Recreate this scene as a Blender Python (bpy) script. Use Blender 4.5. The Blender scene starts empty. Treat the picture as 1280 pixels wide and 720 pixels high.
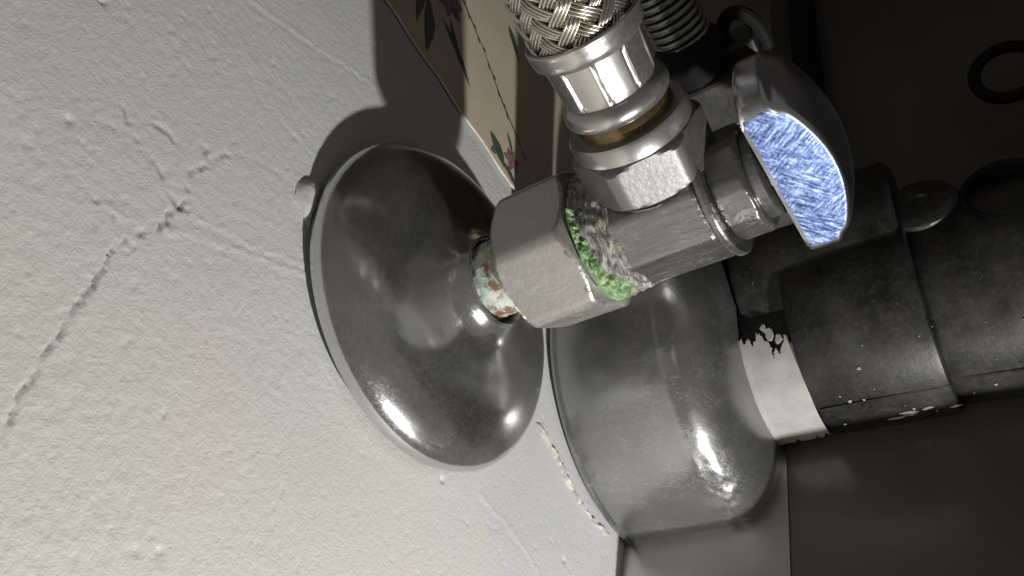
import bpy, bmesh, math, random
import numpy as np
from mathutils import Vector, Matrix

random.seed(7)
RNG = np.random.default_rng(11)
scene = bpy.context.scene
COL = scene.collection
MM = 0.001

# ------------------------------------------------------------------ camera
# world frame (millimetres): X = out of the wall, Y = along the wall, Z = along the hose
cx = Vector((.83, .27, .487)).normalized()
cz = Vector((-.515, .70, .49)); cz = (cz - cx * cz.dot(cx)).normalized()
cy = cz.cross(cx)
cam = bpy.data.cameras.new('camera')
cam_ob = bpy.data.objects.new('camera', cam)
COL.objects.link(cam_ob)
rot = Matrix((cx, cy, cz))
mw = rot.to_4x4()
mw.translation = Vector((88.2, -105.2, 69.7)) * MM
cam_ob.matrix_world = mw
cam.sensor_fit = 'HORIZONTAL'
cam.sensor_width = 36.0
cam.lens = 1045.0 / 1280.0 * 36.0
cam.clip_start = 0.005
cam.clip_end = 20.0
scene.camera = cam_ob

# ------------------------------------------------------------------ light
world = bpy.data.worlds.new('World')
scene.world = world
world.use_nodes = True
bg = world.node_tree.nodes['Background']
bg.inputs[0].default_value = (1.0, .94, .87, 1)
bg.inputs[1].default_value = 0.10

lamp = bpy.data.lights.new('flashlight', 'POINT')
lamp.energy = 3.05
lamp.color = (1.0, .985, .962)
lamp.shadow_soft_size = 0.0055
lamp_ob = bpy.data.objects.new('flashlight', lamp)
lamp_ob.location = Vector((138, -198, -102)) * MM
COL.objects.link(lamp_ob)

vs = scene.view_settings
vs.view_transform = 'Standard'
vs.look = 'None'
vs.exposure = 0.0
vs.gamma = 1.0
vs.use_curve_mapping = False

# ------------------------------------------------------------------ materials
class NT:
    def __init__(self, name):
        self.m = bpy.data.materials.new(name)
        self.m.use_nodes = True
        self.n = self.m.node_tree.nodes
        self.l = self.m.node_tree.links
        self.p = self.n['Principled BSDF']
        self.tc = self.n.new('ShaderNodeTexCoord')
        self.co = self.tc.outputs['Object']
    def noise(self, scale, detail=4, rough=.55, vec=None, dist=0.0):
        t = self.n.new('ShaderNodeTexNoise')
        t.inputs['Scale'].default_value = scale
        t.inputs['Detail'].default_value = detail
        t.inputs['Roughness'].default_value = rough
        t.inputs['Distortion'].default_value = dist
        self.l.new(vec or self.co, t.inputs['Vector'])
        return t.outputs['Fac']
    def scaled(self, s):
        t = self.n.new('ShaderNodeMapping')
        t.inputs['Scale'].default_value = s
        self.l.new(self.co, t.inputs['Vector'])
        return t.outputs['Vector']
    def ramp(self, fac, stops, interp='LINEAR'):
        r = self.n.new('ShaderNodeValToRGB')
        r.color_ramp.interpolation = interp
        e = r.color_ramp.elements
        while len(e) < len(stops):
            e.new(.5)
        for k, (pos, c) in enumerate(stops):
            e[k].position = pos
            if not isinstance(c, (tuple, list)):
                c = (c, c, c)
            e[k].color = (*c, 1)
        self.l.new(fac, r.inputs['Fac'])
        return r.outputs['Color']
    def mix(self, fac, a, b, mode='MIX'):
        x = self.n.new('ShaderNodeMix')
        x.data_type = 'RGBA'
        x.blend_type = mode
        for s, v in ((x.inputs[0], fac), (x.inputs[6], a), (x.inputs[7], b)):
            if isinstance(v, (int, float)):
                s.default_value = v
            elif isinstance(v, tuple):
                s.default_value = (*v, 1)
            else:
                self.l.new(v, s)
        return x.outputs[2]
    def math(self, op, a, b=0.0):
        x = self.n.new('ShaderNodeMath')
        x.operation = op
        for s, v in ((x.inputs[0], a), (x.inputs[1], b)):
            if isinstance(v, (int, float)):
                s.default_value = v
            else:
                self.l.new(v, s)
        return x.outputs[0]
    def set(self, **kw):
        names = dict(color='Base Color', rough='Roughness', metal='Metallic', spec='Specular IOR Level', coat='Coat Weight')
        for k, v in kw.items():
            s = self.p.inputs[names[k]]
            if isinstance(v, (int, float)):
                s.default_value = v
            elif isinstance(v, tuple):
                s.default_value = (*v, 1)
            else:
                self.l.new(v, s)
        return self
    def bump(self, h, dist, strength=1.0, prev=None):
        b = self.n.new('ShaderNodeBump')
        b.inputs['Distance'].default_value = dist
        b.inputs['Strength'].default_value = strength
        self.l.new(h, b.inputs['Height'])
        if prev is not None:
            self.l.new(prev, b.inputs['Normal'])
        self.l.new(b.outputs['Normal'], self.p.inputs['Normal'])
        return b.outputs['Normal']

def metal(name, base, rough, var=.08, dust=.0, dustcol=(.30, .29, .27), bump=.00002, bscale=900, stretch=(1, 1, 1), scratch=0.0, metalness=1.0):
    t = NT(name)
    n1 = t.noise(75, 6, .6)
    n2 = t.noise(bscale, 3, .6, t.scaled(stretch))
    r = t.math('ADD', t.math('MULTIPLY', t.math('SUBTRACT', n1, .5), var * 4), rough)
    if scratch:
        w = t.noise(260, 2, .5, t.scaled((1, 9, 2)), .6)
        line = t.ramp(w, [(.475, 0.0), (.5, 1.0), (.525, 0.0)])
        w2 = t.noise(180, 3, .6, t.scaled((6, 1.2, 3)), .8)
        line2 = t.ramp(w2, [(.485, 0.0), (.5, 1.0), (.515, 0.0)])
        line = t.math('MAXIMUM', line, line2)
        brk = t.ramp(t.noise(120, 3, .6), [(.45, 0.0), (.6, 1.0)])
        line = t.math('MULTIPLY', line, brk)
        r = t.math('ADD', r, t.math('MULTIPLY', line, scratch))
    c = t.mix(t.ramp(n1, [(.3, 0.0), (.7, 1.0)]), tuple(b * .86 for b in base), base)
    if scratch:
        c = t.mix(t.math('MULTIPLY', line, min(1.0, scratch * 2.2)), c, tuple(min(.8, b * 1.7 + .1) for b in base))
    t.set(color=c, rough=r, metal=metalness)
    if dust:
        d = t.ramp(t.math('ADD', t.math('MULTIPLY', t.noise(1500, 4, .7), .6), t.math('MULTIPLY', t.noise(60, 3, .5), .4)), [(.35, .35), (.62, 1.0)])
        dd = t.math('MULTIPLY', d, dust)
        c2 = t.mix(dd, c, dustcol)
        mt = t.math('SUBTRACT', metalness, dd)
        t.set(color=c2, metal=mt)
    t.bump(n2, bump)
    return t.m

M = {}
M['satin'] = metal('satin_chrome', (.63, .63, .625), .17, .015, .10, (.36, .355, .345), .00001, 1500, (1, 1, 1), .12)
M['cup'] = metal('dull_chrome', (.36, .36, .35), .30, .04, .22, (.18, .175, .16), .00003, 1000, (1, 1, 1), .16)
M['nut'] = metal('worn_nickel', (.42, .405, .37), .28, .06, .55, (.33, .322, .30), .00009, 1100, (1, 1, 1), .2)
M['unut'] = metal('brushed_union_nut', (.19, .186, .178), .44, .05, .45, (.135, .13, .125), .00005, 1300, (1, 1, 1), .15)
M['body'] = metal('scuffed_chrome', (.21, .207, .20), .27, .08, .30, (.10, .098, .093), .00012, 700, (.25, 1, 1), .3)
M['steel'] = metal('ferrule_steel', (.42, .415, .395), .30, .05, .25, (.4, .39, .36), .00002, 1200, (1, 1, .15))
M['wire'] = metal('braid_wire', (.56, .53, .46), .26, .04, .10, (.42, .38, .30), .00001, 2000)
M['brass'] = metal('brass', (.17, .125, .065), .30, .08, .20, (.3, .24, .14))
M['knob'] = metal('polished_knob_chrome', (.74, .76, .81), .22, .04, 0.0, (.3, .3, .3), .00001, 1700)
M['darkmetal'] = metal('dark_spring_steel', (.34, .335, .32), .32, .06, .2, (.1, .1, .1))

# knob face: fine swirl scratches, with the flash's blue scatter painted into the colour
t = NT('scuffed_knob_face')
def rotmap(ang, sc):
    m1 = t.n.new('ShaderNodeMapping'); m1.inputs['Rotation'].default_value = (0, ang, 0)
    t.l.new(t.co, m1.inputs['Vector'])
    m2 = t.n.new('ShaderNodeMapping'); m2.inputs['Scale'].default_value = sc
    t.l.new(m1.outputs['Vector'], m2.inputs['Vector'])
    return m2.outputs['Vector']
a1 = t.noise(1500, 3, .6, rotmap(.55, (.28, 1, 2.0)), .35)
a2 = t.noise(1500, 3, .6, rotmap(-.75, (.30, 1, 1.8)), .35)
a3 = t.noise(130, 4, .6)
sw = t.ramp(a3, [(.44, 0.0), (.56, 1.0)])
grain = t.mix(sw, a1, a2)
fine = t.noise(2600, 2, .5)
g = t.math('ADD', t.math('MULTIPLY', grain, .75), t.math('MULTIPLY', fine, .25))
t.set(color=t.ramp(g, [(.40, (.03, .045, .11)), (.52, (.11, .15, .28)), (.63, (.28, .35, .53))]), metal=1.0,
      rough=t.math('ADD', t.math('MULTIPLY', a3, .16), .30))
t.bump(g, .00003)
M['knobface'] = t.m

# plaster
t = NT('painted_plaster')
big = t.noise(16, 3, .5)
patch = t.noise(24, 2, .45, t.scaled((1, .7, 1)), .4)
patch2 = t.noise(19, 2, .45, t.scaled((1, 1, .8)), .3)
sep = t.n.new('ShaderNodeSeparateXYZ'); t.l.new(t.co, sep.inputs[0])
# warm and greenish ambient tint painted into the plaster away from the flange, blotchy
far = t.math('ADD', t.math('MULTIPLY', sep.outputs['Y'], -16.0), t.math('MULTIPLY', t.math('SUBTRACT', patch, .5), 2.2))
farm = t.ramp(far, [(.42, 0.0), (.62, 1.0)])
c0 = t.mix(t.ramp(big, [(.35, 0.0), (.65, 1.0)]), (.572, .573, .582), (.602, .603, .604))
warm = t.mix(t.ramp(patch2, [(.44, 0.0), (.56, 1.0)]), (.635, .590, .535), (.602, .602, .548))
c1 = t.mix(farm, c0, warm)
speck = t.ramp(t.noise(1100, 2, .5), [(.0, 0.0), (.26, 1.0), (.30, 0.0)])
fine = t.noise(2200, 3, .6)
c2 = t.mix(t.ramp(fine, [(.25, .16), (.5, 0.0)]), c1, (.40, .39, .37))
at = t.n.new('ShaderNodeAttribute'); at.attribute_name = 'crack_dark'
c2 = t.mix(t.math('MULTIPLY', at.outputs['Fac'], .8), c2, (.16, .145, .12))  # darker brown along the crack and the broken lines
t.set(color=c2, rough=.62, spec=.3)
b = t.bump(t.noise(1300, 4, .7), .00012)
t.bump(fine, .00006, 1.0, b)
M['plaster'] = t.m

t = NT('crumbled_filler')
n = t.noise(700, 5, .7)
t.set(color=t.ramp(n, [(.3, (.30, .27, .22)), (.5, (.52, .50, .46)), (.7, (.62, .62, .60))]), rough=.8)
t.bump(n, .0003)
M['filler'] = t.m

t = NT('beige_wallpaper')
n = t.noise(60, 4, .6); n2 = t.noise(900, 3, .6)
t.set(color=t.mix(t.ramp(n, [(.3, 0.0), (.7, 1.0)]), (.56, .485, .375), (.62, .545, .42)), rough=.55, spec=.3)
t.bump(n2, .00005)
M['paper'] = t.m
def flat(name, col, rough=.5, var=.25, scale=300, metalv=0.0, bump=.00003, spec=.4):
    t = NT(name)
    n = t.noise(scale, 5, .65)
    t.set(color=t.mix(t.ramp(n, [(.3, 0.0), (.7, 1.0)]), tuple(c * (1 - var) for c in col), tuple(min(1, c * (1 + var)) for c in col)),
          rough=rough, metal=metalv, spec=spec)
    t.bump(n, bump)
    return t.m
M['paper_edge'] = flat('torn_paper_edge', (.72, .66, .58), .7)
M['print_green'] = flat('printed_leaf_green', (.075, .11, .06), .55)
M['print_grey'] = flat('printed_leaf_grey', (.13, .135, .105), .55)
M['print_pink'] = flat('printed_petal_pink', (.28, .12, .14), .55, .35)
M['print_mauve'] = flat('printed_petal_mauve', (.26, .18, .20), .55, .3)
M['print_brown'] = flat('printed_twig_brown', (.09, .065, .045), .6)

# black plastic with dust, chips
t = NT('black_plastic')
n = t.noise(90, 5, .65); n2 = t.noise(800, 4, .7)
base = t.mix(t.ramp(n, [(.38, 0.0), (.72, 1.0)]), (.008, .0078, .0075), (.036, .035, .033))
base = t.mix(t.math('MULTIPLY', t.ramp(n2, [(.5, 0.0), (.75, 1.0)]), .3), base, (.09, .088, .08))
sp = t.ramp(t.noise(520, 2, .5), [(.74, 0.0), (.78, 1.0)])
t.set(color=t.mix(t.math('MULTIPLY', sp, .5), base, (.20, .19, .17)), rough=t.math('ADD', t.math('MULTIPLY', n, .35), .24), spec=.4)
t.bump(n2, .00006)
M['black'] = t.m
M['blackrub'] = flat('matte_black_plastic', (.010, .010, .010), .7, .3, spec=.12)
M['chipwhite'] = flat('white_chip', (.34, .33, .30), .7)
M['olive'] = flat('dried_green_speck', (.22, .25, .10), .7)

# white tape with torn black paint
t = NT('white_tape')
n = t.noise(240, 4, .6)
t.set(color=t.ramp(n, [(.3, (.31, .306, .285)), (.7, (.40, .395, .37))]), rough=.55)
t.bump(t.noise(500, 3, .6), .00008)
M['tape'] = t.m

# crusty pipe stub: lime, verdigris, rust
t = NT('crusted_pipe')
n = t.noise(380, 5, .7, None, .6); n2 = t.noise(260, 4, .6)
c = t.ramp(n, [(.36, (.20, .13, .08)), (.44, (.42, .40, .34)), (.52, (.56, .60, .54)), (.62, (.44, .58, .50))])
rust = t.ramp(n2, [(.55, 0.0), (.62, 1.0)])
t.set(color=t.mix(rust, c, (.20, .115, .06)), rough=.75)
t.bump(n, .0005)
M['crust'] = t.m

# thread seal: dirty white fibres
t = NT('thread_seal')
w = t.noise(500, 4, .7, t.scaled((2.2, .7, .7)), 1.2)
g = t.noise(200, 4, .6)
c = t.ramp(w, [(.36, (.05, .048, .043)), (.5, (.20, .195, .18)), (.66, (.46, .455, .44))])
t.set(color=t.mix(t.ramp(g, [(.56, 0.0), (.68, .6)]), c, (.36, .36, .16)), rough=.6)
t.bump(w, .0006)
M['seal'] = t.m

t = NT('green_sealant')
n = t.noise(620, 4, .65); n2 = t.noise(240, 3, .6)
c = t.ramp(n, [(.32, (.075, .16, .055)), (.5, (.17, .30, .13)), (.66, (.34, .42, .25))])
t.set(color=t.mix(t.ramp(n2, [(.55, 0.0), (.66, 1.0)]), c, (.44, .42, .19)), rough=.42)
t.bump(n, .0003)
M['green'] = t.m

# side panels
t = NT('glossy_grey_skirting')
n = t.noise(40, 4, .6)
t.set(color=t.ramp(n, [(.3, (.50, .49, .465)), (.7, (.58, .57, .54))]), rough=.34, metal=1.0)
t.bump(t.noise(70, 2, .5), .0003)
M['skirt'] = t.m
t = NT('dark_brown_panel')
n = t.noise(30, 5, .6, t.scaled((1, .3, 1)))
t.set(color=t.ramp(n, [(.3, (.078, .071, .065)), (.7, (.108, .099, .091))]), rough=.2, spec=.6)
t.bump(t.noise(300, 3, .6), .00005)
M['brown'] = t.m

# ------------------------------------------------------------------ mesh helpers (millimetres in, metres out)
ORIG = {}
def V3(a): return np.asarray(a, float)

def obj(name, verts, faces, mat, parent=None, smooth=True, sharp=32, bevel=0.0):
    o0 = ORIG[parent] if parent is not None else V3((0, 0, 0))
    v = (np.asarray(verts, float) - o0) * MM
    me = bpy.data.meshes.new(name)
    me.from_pydata([tuple(x) for x in v], [], [tuple(int(i) for i in f) for f in faces])
    me.update()
    bm = bmesh.new(); bm.from_mesh(me)
    bmesh.ops.recalc_face_normals(bm, faces=bm.faces)
    bm.to_mesh(me); bm.free()
    if smooth:
        me.polygons.foreach_set('use_smooth', [True] * len(me.polygons))
        me.set_sharp_from_angle(angle=math.radians(sharp))
    for m in (mat if isinstance(mat, list) else [mat]):
        me.materials.append(m)
    o = bpy.data.objects.new(name, me)
    COL.objects.link(o)
    if parent is not None:
        o.parent = parent
    ORIG[o] = o0
    if bevel:
        b = o.modifiers.new('bevel', 'BEVEL')
        b.width = bevel * MM; b.segments = 2; b.limit_method = 'ANGLE'; b.angle_limit = math.radians(35)
    return o

def empty(name, loc, label, cat, group=None):
    o = bpy.data.objects.new(name, None)
    o.empty_display_size = .005
    o.location = Vector(loc) * MM
    COL.objects.link(o)
    ORIG[o] = V3(loc)
    return tag(o, label, cat, group)

def tag(o, label=None, cat=None, group=None, kind=None):
    if label: o['label'] = label
    if cat: o['category'] = cat
    if group: o['group'] = group
    if kind: o['kind'] = kind
    return o

class Frame:
    """origin o, axis a, e1/e2 across"""
    def __init__(self, o, a, ref=(0, 1, 0)):
        self.o = V3(o); self.a = V3(a) / np.linalg.norm(a)
        e1 = V3(ref) - self.a * (V3(ref) @ self.a)
        self.e1 = e1 / np.linalg.norm(e1)
        self.e2 = np.cross(self.a, self.e1)
    def pt(self, x, y, z):
        return self.o + self.a * x + self.e1 * y + self.e2 * z
    def arr(self, x, y, z):
        return self.o + np.multiply.outer(x, self.a) + np.multiply.outer(y, self.e1) + np.multiply.outer(z, self.e2)

def revolve(fr, secs, n=96, rfun=None, disp=None, cap0=True, cap1=True, a0=0.0):
    """secs = [(x, r)...]; rfun(x, r, th) gives the radius; disp(x, th) is added to it"""
    th = a0 + np.linspace(0, 2 * np.pi, n, endpoint=False)
    V = []; F = []
    for (x, r) in secs:
        rr = np.full(n, float(r)) if rfun is None else rfun(x, r, th)
        if disp is not None: rr = rr + disp(x, th)
        V.append(fr.arr(np.full(n, float(x)), rr * np.cos(th), rr * np.sin(th)))
    V = np.concatenate(V)
    for k in range(len(secs) - 1):
        for i in range(n):
            j = (i + 1) % n
            F.append((k * n + i, k * n + j, (k + 1) * n + j, (k + 1) * n + i))
    if cap0: F.append(tuple(range(n)))
    if cap1: F.append(tuple((len(secs) - 1) * n + i for i in range(n)))
    return V, F

def poly_r(nsides, rc, corner):
    """radius of a regular polygon, circumradius rc, a corner at angle corner"""
    st = 2 * np.pi / nsides
    ap = rc * math.cos(st / 2)
    def f(th):
        a = (th - corner) % st - st / 2
        return ap / np.cos(a)
    return f

def smin(a, b, k):
    h = np.clip(.5 + .5 * (b - a) / k, 0, 1)
    return b * (1 - h) + a * h - k * h * (1 - h)

def prism_secs(x0, x1, rc, ch, nsides=6, corner=0.0, step=5):
    """sections for a chamfered nut"""
    xs = [x0, x0 + ch * .35, x0 + ch * .7, x0 + ch, x0 + ch * 1.6] + list(np.linspace(x0 + ch * 2.2, x1 - ch * 2.2, step)) + [x1 - ch * 1.6, x1 - ch, x1 - ch * .7, x1 - ch * .35, x1]
    pf = poly_r(nsides, rc, corner)
    st = 2 * np.pi / nsides; ap = rc * math.cos(st / 2)
    def rf(x, r, th):
        d = min(x - x0, x1 - x)
        lim = ap * .955 + d * 1.5
        return np.minimum(np.minimum(pf(th), lim), rc * .965)
    return [(x, 0) for x in xs], rf

def vnoise(seed):
    rng = np.random.default_rng(seed)
    G = rng.random((256, 256))
    def f(u, v):
        u = np.asarray(u, float); v = np.asarray(v, float)
        i = np.floor(u).astype(int); j = np.floor(v).astype(int)
        a = u - i; b = v - j
        a = a * a * (3 - 2 * a); b = b * b * (3 - 2 * b)
        g = lambda p, q: G[p % 256, q % 256]
        return (g(i, j) * (1 - a) + g(i + 1, j) * a) * (1 - b) + (g(i, j + 1) * (1 - a) + g(i + 1, j + 1) * a) * b
    return f
VN = [vnoise(s) for s in range(8)]
def fbm(u, v, oct=4, s=0):
    r = 0; a = 1; t = 0
    for k in range(oct):
        r = r + a * VN[(s + k) % 8](u * 2 ** k + 13.1 * k, v * 2 ** k + 7.7 * k); t += a; a *= .55
    return r / t

# ------------------------------------------------------------------ the wall (plaster with real relief)
def seg_dist(Y, Z, pts):
    best = np.full(Y.shape, 1e9)
    for (a, b) in zip(pts[:-1], pts[1:]):
        a = V3(a); b = V3(b); d = b - a; L2 = d @ d
        t = np.clip(((Y - a[0]) * d[0] + (Z - a[1]) * d[1]) / L2, 0, 1)
        best = np.minimum(best, np.hypot(Y - a[0] - t * d[0], Z - a[1] - t * d[1]))
    return best

def build_wall():
    st = .36
    ys = np.concatenate([[-1200, -600, -300, -150, -110], np.arange(-88, 66, st), np.linspace(68, 140, 30), [200, 400, 800, 1400]])
    zs = np.concatenate([np.linspace(-81, -79, 2), np.arange(-78.5, 84, st), [100, 140, 220, 400, 800, 1400]])
    Y, Z = np.meshgrid(ys, zs, indexing='ij')
    wob = lambda s, k: (fbm(Y * k, Z * k, 3, s) - .5)
    Yw = Y + wob(1, .5) * 1.3 + (fbm(Y * 1.3, Z * 1.3, 2, 2) - .5) * 1.0; Zw = Z + wob(4, .5) * 1.3 + (fbm(Y * 1.3 + 50, Z * 1.3, 2, 5) - .5) * 1.2
    H = wob(0, .05) * .35                                        # trowelled unevenness
    # orange peel: strong to the left (far from the flange on +Z/-Y), faint elsewhere
    rough = np.clip((Z + 8 - .25 * Y) / 42, .12, 1) * np.clip((52 - Y) / 45, .1, 1)
    rough = rough * (.5 + fbm(Y * .09, Z * .09, 2, 3))
    H += (fbm(Y * 1.05, Z * 1.05, 3, 2) - .5) * .17 * rough
    H += np.clip(fbm(Y * 1.15, Z * 1.15, 2, 5) - .60, 0, 1) * .10 * rough
    pits = np.clip(fbm(Y * .9 + 40, Z * .9, 2, 6) - .73, 0, 1)
    H -= pits * 1.0
    def ridge(pts, w, h, wobble=True):
        d = seg_dist(Yw if wobble else Y, Zw if wobble else Z, pts)
        return h * np.exp(-(d / w) ** 2)
    crack = [(-64.9, 44.4), (-59.8, 45.4), (-54.6, 46.2), (-48.4, 47.0), (-41.5, 47.9), (-36.1, 47.3), (-31.0, 45.4), (-28, 45.9), (-25, 45.2)]
    brk = np.clip((fbm(Y * .7, Z * .7, 3, 1) - .36) * 5, .12, 1)
    H -= ridge(crack, .24, .5) * brk
    crack_dark = ridge(crack, .26, 1.0) * brk
    for dz in (-.9, .95):
        H += ridge([(a, b + dz) for a, b in crack], .5, .02) * brk
    broken = np.clip((fbm(Y * .8, Z * .8, 2, 7) - .47) * 6, 0, 1)
    for pl in ([(-23.9, 45.9), (-21.1, 47.4), (-17.7, 45.9), (-13.9, 45.8), (-10.3, 42.6)],
               [(-17.7, 45.9), (-17.2, 48.1), (-13, 47)],
               [(-21.7, 59.2), (-24.0, 56.1), (-24.7, 52.0), (-26.5, 47.1), (-26.4, 44.2)],
               [(-20.4, 55.1), (-19.2, 53.0), (-20.1, 50.1)],
               [(-35.7, 54.2), (-36, 51), (-39, 51.5)]):
        H -= ridge(pl, .34, .42) * broken
        crack_dark = np.maximum(crack_dark, ridge(pl, .28, .7) * broken)
        H += ridge([(a - .9, b - .5) for a, b in pl], .4, .06) * broken
    smooth_lines = [
        ([(4.7, 62.3), (3.0, 53.1), (.2, 45.7), (1.2, 34.5)], .30, -.16), ([(8.5, 60.5), (4.1, 51.1), (2.0, 43.0), (1.7, 35.8)], .36, .16),
        ([(12, 66), (14.3, 57.7), (17.7, 51.8), (21.6, 44.6), (28.0, 34.1), (34, 24)], .35, .24), ([(13.2, 57.5), (16.6, 51.5), (20.6, 44.3), (27.0, 34)], .4, -.22),
        ([(-26.4, 44.2), (-22.6, 36.3), (-19.0, 29.8), (-14.7, 22.3)], .35, .24), ([(-27.4, 44), (-23.7, 36), (-20, 29.5), (-16, 22.3)], .35, -.16),
        ([(-31.0, 45.4), (-25.1, 36.4), (-21.5, 30.1), (-16.1, 21.5)], .4, .26), ([(-32, 45), (-26.3, 36), (-22.6, 29.8), (-17.5, 21.5)], .3, -.14),
        ([(-42, 67), (-40.2, 64.1), (-37.6, 59.3), (-35.7, 54.2), (-34.4, 49.2)], .4, .18), ([(-46, 66), (-43.1, 61.8), (-39.3, 56.9), (-36.9, 53.8), (-30, 43)], .4, .16),
        ([(-9.1, 52.9), (-9.7, 47.4), (-10.3, 42.6), (-7.9, 37.8), (-6.5, 33.4)], .35, -.16), ([(-8, 64), (-9.1, 52.9), (-9.9, 46)], .5, .10),
        ([(-22.4, -27.5), (-22.1, -35.6), (-23.2, -43.3), (-25.1, -50.0), (-29, -60)], .5, .22), ([(-23.4, -27.5), (-23.1, -35.6), (-24.2, -43.3), (-26, -50.0)], .5, -.14),
        ([(9, 75), (-2, 55)], .25, -.14), ([(-1.5, 60), (-3, 52)], .3, -.18)]
    for pts, w, h in smooth_lines:
        H += ridge(pts, w * .8, h * .44)
    for (a, b), r, dp in (((-26.3, -17.2), .42, .8), ((-64.5, 22.4), .5, .35), ((-66.2, 21.0), .6, -.15), ((-17.5, -56.9), .5, .5), ((-66, 25), .45, .35), ((-12, 70), .5, .6), ((-30, 62), .5, .5)):
        H -= dp * np.exp(-(((Y - a) ** 2 + (Z - b) ** 2) / r ** 2))
    H = H * .72
    far = (Y < -100) | (Y > 66) | (Z > 90)
    H = np.where(far, 0, H)
    H = np.clip(H, -1.2, .75)
    # flat under the wallpaper so the sheet lies on it
    H = np.where(Y > 47, H * .25, H)
    ny, nz = Y.shape
    V = np.stack([H, Y, Z], -1).reshape(-1, 3) * MM
    idx = np.arange(ny * nz).reshape(ny, nz)
    Q = np.stack([idx[:-1, :-1], idx[1:, :-1], idx[1:, 1:], idx[:-1, 1:]], -1).reshape(-1, 4)
    me = bpy.data.meshes.new('wall')
    me.vertices.add(len(V)); me.vertices.foreach_set('co', V.ravel())
    me.loops.add(Q.size); me.loops.foreach_set('vertex_index', Q.ravel().astype(np.int32))
    me.polygons.add(len(Q)); me.polygons.foreach_set('loop_start', (np.arange(len(Q)) * 4).astype(np.int32))
    me.polygons.foreach_set('use_smooth', np.ones(len(Q), bool))
    me.update(calc_edges=True)
    at = me.attributes.new('crack_dark', 'FLOAT', 'POINT'); at.data.foreach_set('value', np.clip(crack_dark, 0, 1).ravel().astype(np.float32))
    me.materials.append(M['plaster'])
    o = bpy.data.objects.new('wall', me); COL.objects.link(o)
    ORIG[o] = V3((0, 0, 0))
    return tag(o, 'cracked off-white painted plaster wall with scratches', None, kind='structure')
wall = build_wall()

def tube(pts, radii, n=10, closed_ends=True, squash=None, disp=None):
    pts = [V3(p) for p in pts]
    V = []; F = []
    up = V3((.3, .2, 1)); 
    t0 = pts[1] - pts[0]; t0 /= np.linalg.norm(t0)
    e1 = np.cross(t0, up); e1 /= np.linalg.norm(e1)
    for k, p in enumerate(pts):
        tg = pts[min(k + 1, len(pts) - 1)] - pts[max(k - 1, 0)]
        tg /= np.linalg.norm(tg)
        e1 = e1 - tg * (e1 @ tg); e1 /= np.linalg.norm(e1)
        e2 = np.cross(tg, e1)
        for i in range(n):
            a = 2 * np.pi * i / n
            r = radii[k] if not np.isscalar(radii) else radii
            if disp is not None: r = r * disp(k, a)
            q = p + r * (math.cos(a) * e1 + math.sin(a) * e2)
            if squash is not None: q = squash(q)
            V.append(q)
    for k in range(len(pts) - 1):
        for i in range(n):
            j = (i + 1) % n
            F.append((k * n + i, k * n + j, (k + 1) * n + j, (k + 1) * n + i))
    if closed_ends:
        F.append(tuple(range(n))); F.append(tuple((len(pts) - 1) * n + i for i in range(n)))
    return np.array(V), F

# crumbled filler beside the drain cover, a part of the wall
def crumb_line(pts, name, r0, nn=34):
    P = []
    for (a, b) in zip(pts[:-1], pts[1:]):
        for s in np.linspace(0, 1, nn // (len(pts) - 1), endpoint=False):
            P.append((.15, a[0] + (b[0] - a[0]) * s + random.uniform(-.35, .35), a[1] + (b[1] - a[1]) * s + random.uniform(-.2, .2)))
    R_ = [r0 * random.uniform(.35, 1.2) for _ in P]
    R_[0] = R_[-1] = .08
    v, f = tube(P, R_, 8, disp=lambda k, a: 1 + .3 * math.sin(3 * a + k * 1.7))
    return obj(name, v, f, M['filler'], wall)
crumb_line([(3.2, -38.2), (1.5, -45.3), (-.6, -51.0), (-2.7, -59.0), (-3.2, -66.4), (-1.6, -73.5)], 'filler_bead', .75)

# paint flake standing off the wall beside the flange
FV = []; FF = []
nu, nv = 22, 12
for i in range(nu):
    for k in range(nv):
        u = i / (nu - 1); w = k / (nv - 1)
        cy_ = -2.0 - 8.6 * u; wid = 4.6 * math.sin(math.pi * min(1, u * .92 + .05)) ** .8
        zz = 30.2 - 2.0 * u + wid * w
        hx = 1.5 * math.sin(math.pi * min(1, w * 1.05)) ** .6 * math.sin(math.pi * u) ** .7 + .5 * (float(fbm(u * 5, w * 4, 3, 2)) - .5)
        FV.append((hx, cy_ + .4 * (float(VN[1](u * 7, w * 5)) - .5), zz))
for i in range(nu - 1):
    for k in range(nv - 1):
        FF.append((i * nv + k, (i + 1) * nv + k, (i + 1) * nv + k + 1, i * nv + k + 1))
obj('paint_flake', FV, FF, M['plaster'], wall, sharp=80)

# ------------------------------------------------------------------ skirting strip and dark panel
def slab(name, x0, x1, y0, y1, z0, z1, mat, parent=None, bevel=.4):
    V = [(x, y, z) for x in (x0, x1) for y in (y0, y1) for z in (z0, z1)]
    F = [(0, 1, 3, 2), (4, 6, 7, 5), (0, 4, 5, 1), (2, 3, 7, 6), (0, 2, 6, 4), (1, 5, 7, 3)]
    return obj(name, V, F, mat, parent, smooth=False, bevel=bevel)
tag(slab('skirting_strip', .05, 38.2, -24, 900, -84, -79.3, M['skirt'], bevel=0), 'narrow glossy grey strip meeting the white wall under the drain cover', None, kind='structure')
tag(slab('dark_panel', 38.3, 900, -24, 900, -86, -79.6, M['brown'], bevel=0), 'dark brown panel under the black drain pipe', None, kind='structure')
tag(slab('cabinet_back', .6, 900, 420, 428, -80, 700, M['brown']), 'dark brown cabinet surface far behind the knob', None, kind='structure')

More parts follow.
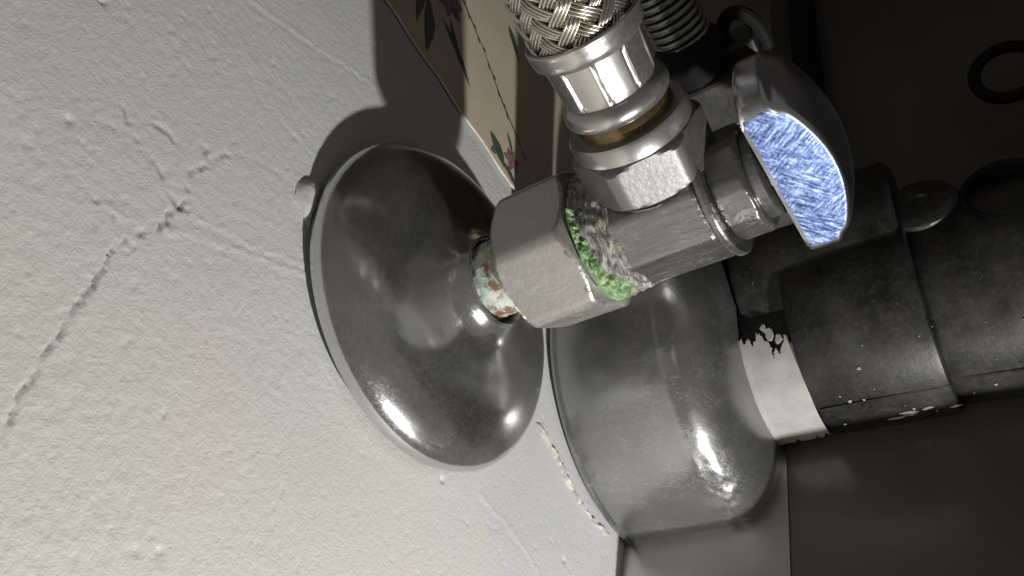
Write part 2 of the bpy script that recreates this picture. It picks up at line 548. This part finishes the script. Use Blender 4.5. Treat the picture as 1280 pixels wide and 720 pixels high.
# ------------------------------------------------------------------ wallpaper
def sheet(name, pts, x0, x1, mat, parent=None):
    n = len(pts)
    V = [(x0, a, b) for a, b in pts] + [(x1, a, b) for a, b in pts]
    F = [tuple(range(n, 2 * n)), tuple(range(n))] + [(i, (i + 1) % n, n + (i + 1) % n, n + i) for i in range(n)]
    return obj(name, V, F, mat, parent, smooth=False)
edge = [(49.7 + .25 * math.sin(z * .37) + random.uniform(-.10, .10), z) for z in np.arange(-78, 140, 2.2)]
paper = sheet('wallpaper', edge + [(419, 140), (419, -78)], .30, .75, M['paper'])
tag(paper, 'beige floral wallpaper with pink flowers beside the white plaster', 'wallpaper')
obj('paper_edge', *tube([(.62, a - .12, b) for a, b in edge], .28, 6), M['paper_edge'], paper)
def leaf(tip0, tip1, w, mat, name='printed_leaf', bend=0.0, n=14):
    a = V3(tip0); b = V3(tip1); d = b - a; L = np.linalg.norm(d); d /= L; p = np.array((-d[1], d[0]))
    up = []; dn = []
    for s in np.linspace(0, 1, n):
        c = a + d * L * s + p * bend * math.sin(math.pi * s)
        ww = w * math.sin(math.pi * s) ** .8 * (1 - .35 * s) * random.uniform(.85, 1.1)
        up.append(c + p * ww); dn.append(c - p * ww)
    pts = up + dn[::-1][1:-1]
    return sheet(name, [tuple(q) for q in pts], .752, .775 + random.uniform(0, .012), mat, paper)
for (a, b, w, m, bd) in [((66, 34), (51, 27.5), 2.1, 'print_grey', .8), ((70, 36), (55, 33), 1.7, 'print_grey', -.6), ((66, 28.5), (58.5, 13.5), 1.3, 'print_grey', .7),
                        ((69, 27), (60.5, 17), .9, 'print_green', -.4), ((74, 30), (80, 40), 1.5, 'print_green', .5),
                        ((55.5, 3.8), (51, -4.5), 2.0, 'print_green', .4), ((53, .2), (47.6 + 3, 1.5), 1.2, 'print_grey', .2), ((52.5, -3.5), (50.5, -9.5), 1.1, 'print_green', .2),
                        ((62, -1), (57, -5.5), .8, 'print_grey', .3), ((95, 12), (88, 4), 1.6, 'print_green', .5)]:
    leaf(a, b, w, M[m], bend=bd)
def flower(c, r, k=6):
    for i in range(k):
        an = 2 * math.pi * i / k + random.uniform(-.25, .25)
        q = (c[0] + r * math.cos(an), c[1] + r * math.sin(an))
        leaf(c, q, r * .36, M['print_pink' if i % 2 else 'print_mauve'], 'printed_petal')
flower((73.5, 29.0), 5.2, 7); flower((55.8, -5.5), 3.4, 6); flower((84, 44), 6)
def printed_line(pts, w, mat):
    up = []; dn = []
    pts = [V3(p) for p in pts]
    for k, p in enumerate(pts):
        d = pts[min(k + 1, len(pts) - 1)] - pts[max(k - 1, 0)]; d /= np.linalg.norm(d); q = np.array((-d[1], d[0])) * w * random.uniform(.6, 1.3)
        up.append(p + q); dn.append(p - q)
    return sheet('printed_twig', [tuple(q) for q in up + dn[::-1]], .752, .77, mat, paper)
tw = [V3((86, 33)), V3((80.0, 26.7)), V3((75.3, 15.8)), V3((68.2, 3.7)), V3((65.0, -3.9)), V3((61, -12))]
tw2 = [tw[i] + (tw[i + 1] - tw[i]) * s for i in range(5) for s in (0, .25, .5, .75)]
printed_line(tw2, .26, M['print_brown'])
for i in range(2, 14):
    p = tw2[i]; s = (-1) ** i
    leaf(p, p + V3((s * .9 - .8, -1.7)), .42, M['print_brown'], n=7)

# ------------------------------------------------------------------ flange (escutcheon) on the wall
TILT = math.radians(3.3)
AX = Frame((0, 0, 0), (math.cos(TILT), 0, math.sin(TILT)))
WX = Frame((0, 0, 0), (1, 0, 0))
def spline(pts, n=6):
    out = []
    P = [V3(p) for p in pts]
    for i in range(len(P) - 1):
        p0 = P[max(i - 1, 0)]; p1 = P[i]; p2 = P[i + 1]; p3 = P[min(i + 2, len(P) - 1)]
        for s in np.linspace(0, 1, n, endpoint=False):
            out.append(.5 * ((2 * p1) + (-p0 + p2) * s + (2 * p0 - 5 * p1 + 4 * p2 - p3) * s * s + (-p0 + 3 * p1 - 3 * p2 + p3) * s ** 3))
    out.append(P[-1]); return [tuple(q) for q in out]
FL = Frame((0, 0, 0), (math.cos(TILT * .5), 0, math.sin(TILT * .5)))
prof = [(1.9, 29.2), (1.8, 30.2)] + spline([(2.0, 30.5), (3.2, 30.6), (4.4, 30.25), (5.8, 29.2), (7.6, 26.8), (9.3, 23.0), (10.4, 18.8), (11.3, 14.6), (12.4, 11.4), (13.7, 9.5), (15.0, 8.5), (15.6, 8.2)], 6) + [(15.8, 7.7), (15, 7.2), (3, 7.2)]
v, f = revolve(FL, prof, 160, cap0=False, cap1=False, disp=lambda x, th: .10 * np.sin(2 * th + .6) * (x > 3) + .06 * np.sin(5 * th) * (6 < x < 11))
fo = obj('pipe_flange', v, f, M['satin'], sharp=40)
tag(fo, 'round bell-shaped satin chrome flange flat against the white wall', 'pipe flange')

# supply pipe stub
v, f = revolve(AX, [(x, 6.5) for x in np.linspace(.8, 25, 50)], 72, disp=lambda x, th: .9 * (fbm(th * 6 + 3, np.full_like(th, x * .9), 4, 1) - .45) * (x > 12))
tag(obj('supply_pipe', v, f, M['crust']), 'short stub of lime and verdigris crusted pipe between flange and nut', 'pipe')

# ------------------------------------------------------------------ angle valve
valve = empty('angle_valve', AX.pt(18, 0, 0), 'worn chrome angle valve with green sealant at its nut', 'valve')
DEG = math.radians
# compression nut
s, rf = prism_secs(22.6, 37.0, 12.8, 1.0, 6, DEG(135), 8)
v, f = revolve(AX, s, 144, rfun=rf, a0=DEG(135))
obj('compression_nut', v, f, M['nut'], valve, sharp=24, bevel=.5)
# thread seal
def sealdisp(x, th):
    return 1.25 * (fbm(np.cos(th) * 7 + 20, np.sin(th) * 7 + x * .55 + 20, 4, 3) - .5) + .55 * (fbm(th * 14, np.full_like(th, x * 1.6), 2, 6) - .5)
v, f = revolve(AX, [(36.4, 8.5), (36.8, 9.4)] + [(x, 10.4 - .12 * (x - 37.1)) for x in np.linspace(37.1, 43.2, 26)] + [(43.5, 9.0)], 150, disp=sealdisp)
obj('thread_seal', v, f, M['seal'], valve, sharp=80)
# green sealant: irregular smear pressed out along the nut's lower front
def smear(a0, a1, xc, wid, hgt, seed, nm):
    na, nx = 170, 60
    V_ = []; H_ = []
    for i in range(na):
        s_ = i / (na - 1); a = DEG(a0 + (a1 - a0) * s_)
        w = np.interp(s_, [0, .25, .5, .8, .93, 1], wid); c = np.interp(s_, [0, .5, 1], xc)
        for k in range(nx):
            x = 36.9 + 5.6 * k / (nx - 1)
            n1 = float(fbm(s_ * 13 + seed, x * 1.1, 3, seed)); n2 = float(fbm(s_ * 34 + seed, x * 2.6, 2, seed + 2))
            h = hgt * (1 - ((x - c - (n1 - .5) * 1.3) / max(w, .05)) ** 2) + (n1 - .5) * 1.5 + (n2 - .5) * .5
            H_.append(h)
            r = 10.0 + max(-.2, h * .75)
            V_.append(AX.pt(x + .25 * (n2 - .5), r * math.cos(a), r * math.sin(a)))
    F_ = []
    for i in range(na - 1):
        for k in range(nx - 1):
            q = (i * nx + k, (i + 1) * nx + k, (i + 1) * nx + k + 1, i * nx + k + 1)
            if max(H_[t_] for t_ in q) > -.1: F_.append(q)
    return obj(nm, V_, F_, M['green'], valve, sharp=85)
smear(118, 212, (37.6, 38.2, 38.9), (.5, .8, 1.2, 2.0, 2.6, 1.9), 2.0, 3, 'green_sealant')
# body: eight-sided bar with a collar, then the bonnet
pf8 = poly_r(8, 10.0, DEG(142))
def rf8(x, r, th): return np.minimum(pf8(th), 9.86) * r
v, f = revolve(AX, [(41.6, .80), (42.0, .93), (42.5, 1.0), (46, 1.0), (50, 1.0), (56.2, 1.0), (56.8, .97), (57.0, .93)], 144, rfun=rf8, a0=DEG(142))
obj('body', v, f, M['body'], valve, sharp=20, bevel=.2)
v, f = revolve(AX, [(56.9, 9.0), (57.0, 10.0), (57.3, 10.25), (58.0, 10.25), (58.3, 10.0), (58.3, 8.0)], 96)
obj('body_collar', v, f, M['body'], valve, sharp=40)
s, rf = prism_secs(58.2, 63.4, 8.6, .4, 8, DEG(150), 3)
v, f = revolve(AX, s, 144, rfun=rf, a0=DEG(150))
obj('bonnet', v, f, M['body'], valve, sharp=20, bevel=.15)
v, f = revolve(AX, [(63.3, 6.4), (63.5, 6.6), (65, 6.6), (65.3, 6.2), (65.3, 3.6), (68.5, 3.6)], 64)
obj('stem', v, f, M['body'], valve, sharp=40)
# outlet branch (mostly under the hose nut)
HOSE0 = AX.pt(49.3, 0, -2.2)
HD = V3((.05, .0, 1)); HD /= np.linalg.norm(HD)
HF = Frame(HOSE0, HD, (0, 1, 0))
v, f = revolve(HF, [(0, 7.2), (8.6, 7.2), (9.0, 6.8), (12, 6.8)], 72)
obj('outlet', v, f, M['body'], valve, sharp=40)
for k in range(2):
    v, f = revolve(HF, [(8.2 + k * .7, 7.4), (8.35 + k * .7, 7.9), (8.6 + k * .7, 7.9), (8.75 + k * .7, 7.4)], 64)
    obj('outlet_thread', v, f, M['body'], valve, sharp=40)

# knob: short drum and dome with two tapered flats
def build_knob():
    x0 = 66.6; Rk = 14.3
    secs = [(0, Rk - .9), (.2, Rk - .35), (.5, Rk - .05), (.9, Rk)] + [(x, Rk) for x in np.linspace(1.5, 3.9, 6)] + [(4.2, Rk - .1), (4.45, Rk - .4)]
    secs += spline([(4.7, Rk - .85), (6.1, 12.3), (7.6, 9.4), (8.7, 6.5), (9.4, 3.4), (9.6, .5)], 9)[1:]
    K = Frame(AX.pt(x0, 0, 1.7), AX.a)
    def lim(x, th):
        return (7.9 - .075 * x) / np.maximum(np.abs(np.cos(th)), 1e-4)
    def rf(x, r, th):
        return smin(np.full_like(th, r), lim(x, th), .95)
    n = 320
    v, f = revolve(K, secs, n, rfun=rf)
    o = obj('knob', v, f, [M['knob'], M['knobface']], valve, sharp=40)
    th = np.linspace(0, 2 * np.pi, n, endpoint=False)
    for p in o.data.polygons:
        k = p.index // n; i_ = p.index % n
        if k < len(secs) - 1:
            x = .5 * (secs[k][0] + secs[k + 1][0]); r = .5 * (secs[k][1] + secs[k + 1][1])
            if float(lim(x, np.array([th[i_] + np.pi / n]))[0]) < r - .62 and x > .45: p.material_index = 1
    o['label'] = 'scuffed chrome knob with flat sides, blue flash scatter painted into their colour'
    return o
build_knob()

# ------------------------------------------------------------------ braided hose
hose = empty('braided_hose', HF.pt(10, 0, 0), 'silver braided flexible hose with crimped ferrule screwed onto the valve', 'hose')
pf6 = poly_r(6, 11.3, DEG(196))
s, rf = prism_secs(9.4, 17.2, 10.4, 1.1, 6, DEG(165), 4)
v, f = revolve(HF, s, 144, rfun=rf, a0=DEG(165))
obj('union_nut', v, f, M['unut'], hose, sharp=24, bevel=.2)
v, f = revolve(HF, [(16.9, 8.7), (17.1, 9.0), (19.3, 9.0), (19.8, 8.7), (19.8, 7.2)], 96)
obj('nut_collar', v, f, M['steel'], hose, sharp=40)
v, f = revolve(HF, [(19.4, 7.3), (21.9, 7.1), (22.4, 6.7)], 72)
obj('brass_insert', v, f, M['brass'], hose, sharp=40)
v, f = revolve(HF, spline([(21.6, 6.1), (21.8, 7.3), (22.7, 7.85), (23.8, 7.75), (24.6, 7.1), (24.9, 6.5)], 5), 96)
obj('ferrule_ring', v, f, M['steel'], hose, sharp=50)
def crimp(x, r, th):
    pf = poly_r(10, 1.0, .2)
    c = (pf(th) - .951) / .049
    g = np.clip(1 - np.abs(((th - .2 + np.pi / 10) % (np.pi / 5)) - np.pi / 10) / .05, 0, 1)
    k = 1.0 if 25.4 < x < 31.2 else .3
    return r * (1 + .022 * c * k) - .5 * g * k
v, f = revolve(HF, [(24.6, 6.6), (25.2, 6.75), (25.8, 6.8), (28, 6.9), (30.6, 7.0), (31.3, 7.15), (31.9, 7.7)], 200, rfun=crimp)
obj('ferrule', v, f, M['steel'], hose, sharp=28)
v, f = revolve(HF, spline([(31.6, 7.0), (31.9, 7.9), (32.7, 8.2), (33.8, 8.25), (34.4, 8.35), (34.7, 8.15), (34.6, 7.7), (33.6, 7.4)], 5), 96, cap1=False)
obj('ferrule_collar', v, f, M['steel'], hose, sharp=50)

# hose centre line: leaves the frame and curls away
cl = spline([HF.pt(33.1, 0, 0), HF.pt(38, 0, 0), HF.pt(46, .0, 0), HF.pt(56, .6, .4), HF.pt(72, 4, 1), HF.pt(95, 14, 2), HF.pt(125, 32, 2)], 10)
cl = [V3(p) for p in cl]
seg = np.cumsum([0] + [np.linalg.norm(cl[i + 1] - cl[i]) for i in range(len(cl) - 1)])
TOT = seg[-1]
def at_len(u):
    return V3([np.interp(u, seg, [p[k] for p in cl]) for k in range(3)])
NS = 260
us = np.linspace(0, TOT, NS)
cp = np.array([at_len(u) for u in us])
tg = np.gradient(cp, axis=0); tg /= np.linalg.norm(tg, axis=1)[:, None]
e1s = []; e = V3((0, 1, 0))
for k in range(NS):
    e = e - tg[k] * (e @ tg[k]); e /= np.linalg.norm(e); e1s.append(e)
e1s = np.array(e1s); e2s = np.cross(tg, e1s)
RB = 7.15
v = []; f = []
for k in range(0, NS, 5):
    for i in range(40):
        a = 2 * np.pi * i / 40
        v.append(cp[k] + (RB - .55) * (math.cos(a) * e1s[k] + math.sin(a) * e2s[k]))
nk = len(range(0, NS, 5))
for k in range(nk - 1):
    for i in range(40):
        j = (i + 1) % 40
        f.append((k * 40 + i, k * 40 + j, (k + 1) * 40 + j, (k + 1) * 40 + i))
obj('inner_tube', v, f, M['darkmetal'], hose)
NC = 16; PITCH = 44.0; NW = 4
def strand(c, sgn):
    """one flat plait of NW wires, woven two over two under"""
    V_ = []; F_ = []
    for w in range(NW):
        off = (w - (NW - 1) / 2) * .47 / RB / math.cos(DEG(43))
        base = len(V_)
        for k in range(NS):
            u = us[k]
            ph = sgn * 2 * np.pi * u / PITCH + 2 * np.pi * c / NC + off
            # crossings with the other family
            q = 2 * c + sgn * 2 * u * NC / PITCH          # sum of the two plaits' numbers at the crossing
            lift = math.tanh(2.4 * math.sin(np.pi * (q + .5) / 2)) * sgn
            r = RB + .26 * lift - .05 * ((w - 1.5) / 1.5) ** 2
            er = math.cos(ph) * e1s[k] + math.sin(ph) * e2s[k]
            et = -math.sin(ph) * e1s[k] + math.cos(ph) * e2s[k]
            p = cp[k] + r * er
            dirn = tg[k] + sgn * et * (2 * np.pi * RB / PITCH); dirn /= np.linalg.norm(dirn)
            side = np.cross(er, dirn)
            for i in range(5):
                a = 2 * np.pi * i / 5
                V_.append(p + .235 * (math.cos(a) * er + math.sin(a) * side))
        for k in range(NS - 1):
            for i in range(5):
                j = (i + 1) % 5
                F_.append((base + k * 5 + i, base + k * 5 + j, base + (k + 1) * 5 + j, base + (k + 1) * 5 + i))
    return V_, F_
for sgn in (1, -1):
    for c in range(NC):
        v, f = strand(c, sgn)
        obj('braid_strand', v, f, M['wire'], hose, sharp=80)

# ------------------------------------------------------------------ drain cover and black drain pipe
CY, CZ = 39.0, -71.5
CX = Frame((0, CY, CZ), (1, 0, 0))
def cupdisp(x, th):
    # dents near the front edge, on the camera side
    a = (th - DEG(176) + np.pi) % (2 * np.pi) - np.pi
    m = np.exp(-(a / .30) ** 2) * np.exp(-((x - 29) / 6.0) ** 2)
    m2 = np.exp(-((a + .95) / .2) ** 2) * np.exp(-((x - 29) / 6) ** 2)
    n = fbm(th * 7, np.full_like(th, x * .22), 3, 2) - .5
    n3 = fbm(th * 22, np.full_like(th, x * .7), 3, 5) - .5
    return m * (1.5 * n - .5 + .12 * n3) + m2 * .9 * n + .14 * np.sin(3 * th + 1)
prof = [(-.2, 37.2), (.9, 39.7), (1.3, 40.0), (1.7, 40.05), (2.0, 39.7), (2.3, 39.25)] + [(x, 39.2) for x in np.linspace(2.9, 25.5, 60)] + \
       spline([(26.5, 39.1), (29.5, 38.2), (32.5, 35.8), (35, 32), (36.6, 27.5), (37.2, 23.5), (37.4, 20.0)], 9)
v, f = revolve(CX, prof, 420, cap0=False, cap1=False, disp=cupdisp)
tag(obj('drain_cover', v, f, M['cup'], sharp=40), 'deep dull chrome drain cover with dented front, below the flange', 'drain cover')

trap = empty('drain_pipe', (40, CY, CZ), 'black plastic drain pipe with torn white tape, coming out of the chrome cover', 'drain pipe')
v, f = revolve(CX, [(30, 19.2), (49, 19.2)], 96)
obj('inner_pipe', v, f, M['black'], trap)
CX2 = Frame((0, CY + 3.2, CZ + 1.6), (1, 0, 0))
# socket
v, f = revolve(CX2, [(48.4, 21.0), (48.6, 23.0), (49.2, 23.5), (60, 23.7), (73.4, 23.9), (74.4, 23.7), (74.8, 23.1), (74.8, 15)], 110, disp=lambda x, th: .12 * np.sin(4 * th + x * .2))
obj('socket', v, f, M['black'], trap, sharp=40)
v, f = revolve(Frame((0, CY + 15, CZ + 8), (1, 0, 0)), [(37.8, 20), (38.2, 21.5), (39, 22), (73, 22), (74, 21)], 96)
obj('coupling', v, f, M['black'], trap, sharp=40)
# moulding seam along the socket and along the larger body
obj('mould_seam', *tube([CX2.pt(x, 23.8 * math.cos(DEG(176)), 23.8 * math.sin(DEG(176))) for x in np.linspace(49.5, 74.5, 14)], .28, 6), M['black'], trap)
# larger body beyond the step
v, f = revolve(CX2, [(74.6, 20), (74.9, 21.6), (75.6, 21.9), (79, 22.2), (92, 23.5), (110, 24.5), (160, 24.5)], 110, disp=lambda x, th: .2 * np.sin(3 * th + x * .15))
obj('body', v, f, M['black'], trap, sharp=40)
obj('mould_seam', *tube([CX2.pt(x, (21.95 + (x - 75) * .1) * math.cos(DEG(177)), (21.95 + (x - 75) * .1) * math.sin(DEG(177))) for x in np.linspace(76, 120, 14)], .3, 6), M['black'], trap)
# boss and open ring on top
BF = Frame((78.8, 49, CZ + 15), (0, -.15, 1), (1, 0, 0)); BF.o = BF.o + V3((0, 0, 3))
v, f = revolve(BF, [(0, 7.4), (6.5, 7.2), (7.8, 6.7), (8.4, 5.6), (8.4, 2.2), (7.9, 1.9), (7.9, .3)], 64, rfun=lambda x, r, th: r * (1 + .06 * np.cos(2 * th)))
obj('boss', v, f, M['black'], trap, sharp=40)
BF2 = Frame((94, 46, CZ + 16), (0, -.1, 1), (1, 0, 0)); BF2.o = BF2.o + V3((0, 0, 3))
v, f = revolve(BF2, [(0, 8.6), (5.2, 8.6), (6.2, 8.3), (6.6, 7.6), (6.2, 6.9), (2.0, 6.6), (1.6, 1)], 72)
obj('open_ring', v, f, M['blackrub'], trap, sharp=40)
# white tape: torn at its upper end where black paint covers it
def tape():
    V_ = []; F_ = []
    n = 330; m = 96
    for i in range(n):
        a = 112 + (252 - 112) * i / (n - 1)
        for k in range(m):
            s = k / (m - 1); kk = s * 39
            x = 36.4 + 12.2 * s
            r = 20.15 + .05 * math.sin(a * .2 + kk * .25) + (.35 * max(0, .18 - s) / .18)
            V_.append(CX.pt(x, r * math.cos(DEG(a)), r * math.sin(DEG(a))))
    for i in range(n - 1):
        for k in range(m - 1):
            kk = k * 39 / (m - 2)
            a = 112 + 140 * (i + .5) / (n - 1)
            tear = 126 + 34 * (float(fbm(kk * .16, 3.3, 4, 2)) - .5) + 9 * (float(VN[3](kk * .7, 1.2)) - .5) + (9 - 3 * abs(kk - 24) if abs(kk - 24) < 3 else 0)
            low = 198.5 - 5 * max(0, float(VN[5](kk * .3, 7.1)) - .45) * 2
            if a > tear and a < low:
                F_.append((i * m + k, (i + 1) * m + k, (i + 1) * m + k + 1, i * m + k + 1))
    # flakes left above the tear
    for (ac, kc, da, dk) in ((127, 20, 5.0, 4), (119, 24, 4.0, 3), (133, 9, 3.0, 2), (123, 30, 3.0, 2.5), (114, 21, 2.0, 2)):
        for i in range(n - 1):
            for k in range(m - 1):
                kk = k * 39 / (m - 2)
                a = 112 + 140 * (i + .5) / (n - 1)
                q_ = ((a - ac) / da) ** 2 + ((kk - kc) / dk) ** 2
                if q_ < .4 + 1.2 * float(VN[4](a * .5, kk * .6)):
                    F_.append((i * m + k, (i + 1) * m + k, (i + 1) * m + k + 1, i * m + k + 1))
    F_ = list(dict.fromkeys(F_))
    o = obj('torn_tape', V_, F_, M['tape'], trap, sharp=80)
    so = o.modifiers.new('solid', 'SOLIDIFY'); so.thickness = .00045; so.offset = 1
    o['label'] = 'torn dirty white tape wrapped round the black pipe'
tape()
rng = random.Random(4)
for k in range(26):
    x = rng.uniform(50, 100); a = DEG(rng.uniform(140, 195)); r = (23.75 if x < 74.5 else 22.1 + (x - 75) * .1)
    s_ = rng.uniform(.12, .4)
    P = [CX2.pt(x + s_ * math.cos(q) * rng.uniform(.6, 1.5), (r + .05) * math.cos(a + s_ * math.sin(q) / 20), (r + .05) * math.sin(a + s_ * math.sin(q) / 20)) for q in np.linspace(0, 2 * np.pi, 7)[:-1]]
    c_ = CX2.pt(x, (r + .35) * math.cos(a), (r + .35) * math.sin(a))
    obj('speck', P + [c_], [(i, (i + 1) % 6, 6) for i in range(6)], M['olive' if k % 9 == 0 else 'chipwhite'], trap)
for k in range(9):
    x = rng.uniform(58, 74); a = DEG(rng.uniform(190, 195)); r = 23.85
    L_ = rng.uniform(.7, 2.0); w_ = rng.uniform(.008, .022)
    P = [CX2.pt(x + dx * L_, r * math.cos(a + da * w_), r * math.sin(a + da * w_)) for dx, da in ((-1, 0), (-.4, 1), (.5, .7), (1, .1), (.4, -1), (-.5, -.8))]
    obj('paint_chip', P + [CX2.pt(x, (r + .25) * math.cos(a), (r + .25) * math.sin(a))], [(i, (i + 1) % 6, 6) for i in range(6)], M['chipwhite'], trap)

# ------------------------------------------------------------------ second valve, in the shade behind the first
V2 = Frame((0, 37.5, -22.0), (1, 0, 0))
val2 = empty('angle_valve', V2.pt(1, 0, 0), 'dark second valve hidden in shadow behind the worn chrome valve', 'valve')
v, f = revolve(V2, [(.9, 7.8), (44, 7.8)], 64)
obj('supply_stub', v, f, M['darkmetal'], val2)
s, rf = prism_secs(27, 39, 8.9, .8, 6, DEG(20), 4)
v, f = revolve(V2, s, 96, rfun=rf, a0=DEG(20))
obj('compression_nut', v, f, M['darkmetal'], val2, sharp=24)
pf8b = poly_r(8, 9.4, DEG(10))
v, f = revolve(V2, [(42, .9), (42.5, 1), (60, 1), (60.5, .95)], 96, rfun=lambda x, r, th: pf8b(th) * r, a0=DEG(10))
obj('body', v, f, M['darkmetal'], val2, sharp=24)
v, f = revolve(V2, [(60.3, 6.5), (65, 6.5), (65.2, 3), (69, 3)], 48)
obj('bonnet', v, f, M['darkmetal'], val2, sharp=40)
v, f = revolve(Frame((53.4, 36.3, -16), (0, 0, 1), (1, 0, 0)), [(0, 6.8), (14, 6.8)], 48)
obj('outlet', v, f, M['darkmetal'], val2, sharp=40)

# ------------------------------------------------------------------ spring tube and black fitting behind the hose
SB = Frame((53.5, 36, 3.5), (-.02, .04, 1), (1, 0, 0))
spring = empty('spring_tube', SB.pt(0, 0, 0), 'thin dark ribbed metal tube in a black fitting, behind the braided hose', 'tube')
v, f = revolve(SB, [(7, 4.5), (90, 4.5)], 40)
obj('core', v, f, M['blackrub'], spring)
P = []
turns = 56
for i in range(turns * 22):
    a = 2 * np.pi * i / 22
    P.append(SB.pt(8 + 1.4 * a / (2 * np.pi), 4.6 * math.cos(a), 4.6 * math.sin(a)))
v, f = tube(P, .6, 8)
obj('coil', v, f, M['darkmetal'], spring, sharp=80)
v, f = revolve(SB, [(-5, 6.3), (2, 6.5), (7.5, 6.3), (8.6, 5.8), (9.4, 5.0)], 64)
obj('fitting_sleeve', v, f, M['blackrub'], spring, sharp=40)
def obox(c, size, fr, name, mat, parent, bevel=.5):
    V_ = [fr.pt(c[0] + sx * size[0] / 2, c[1] + sy * size[1] / 2, c[2] + sz * size[2] / 2) for sx in (-1, 1) for sy in (-1, 1) for sz in (-1, 1)]
    F_ = [(0, 1, 3, 2), (4, 6, 7, 5), (0, 4, 5, 1), (2, 3, 7, 6), (0, 2, 6, 4), (1, 5, 7, 3)]
    return obj(name, V_, F_, mat, parent, smooth=False, bevel=bevel)
obox((-2.5, 2.5, 0), (9, 17, 14), SB, 'fitting_block', M['black'], spring, .7)
obox((3.2, 8.5, 2), (3.4, 5, 8), SB, 'fitting_lug', M['black'], spring, .6)
P = [SB.pt(2 + 6.5 * math.sin(q), 8.5 + 3.4 * math.cos(q), 3) for q in np.linspace(-.3, math.pi + .3, 26)]
obj('cable_loop', *tube(P, 1.25, 10), M['blackrub'], spring)
# long bracket rail on the dark panel and black ring at the far corner
tag(slab('bracket_rail', 49, 56, 72, 330, -80.4, -66, M['blackrub'], bevel=1.0), 'faint dark rail standing behind the knob', 'rail')
RF = Frame((105, 122, -68), (0, -.45, 1), (1, 0, 0))
P = [RF.pt(0, 8 * math.cos(q), 8 * math.sin(q)) for q in np.linspace(0, 2 * math.pi, 49)]
tag(obj('cable_ring', *tube(P, 1.6, 10), M['blackrub'], sharp=80), 'black ring lying in the dark, upper right corner', 'ring')
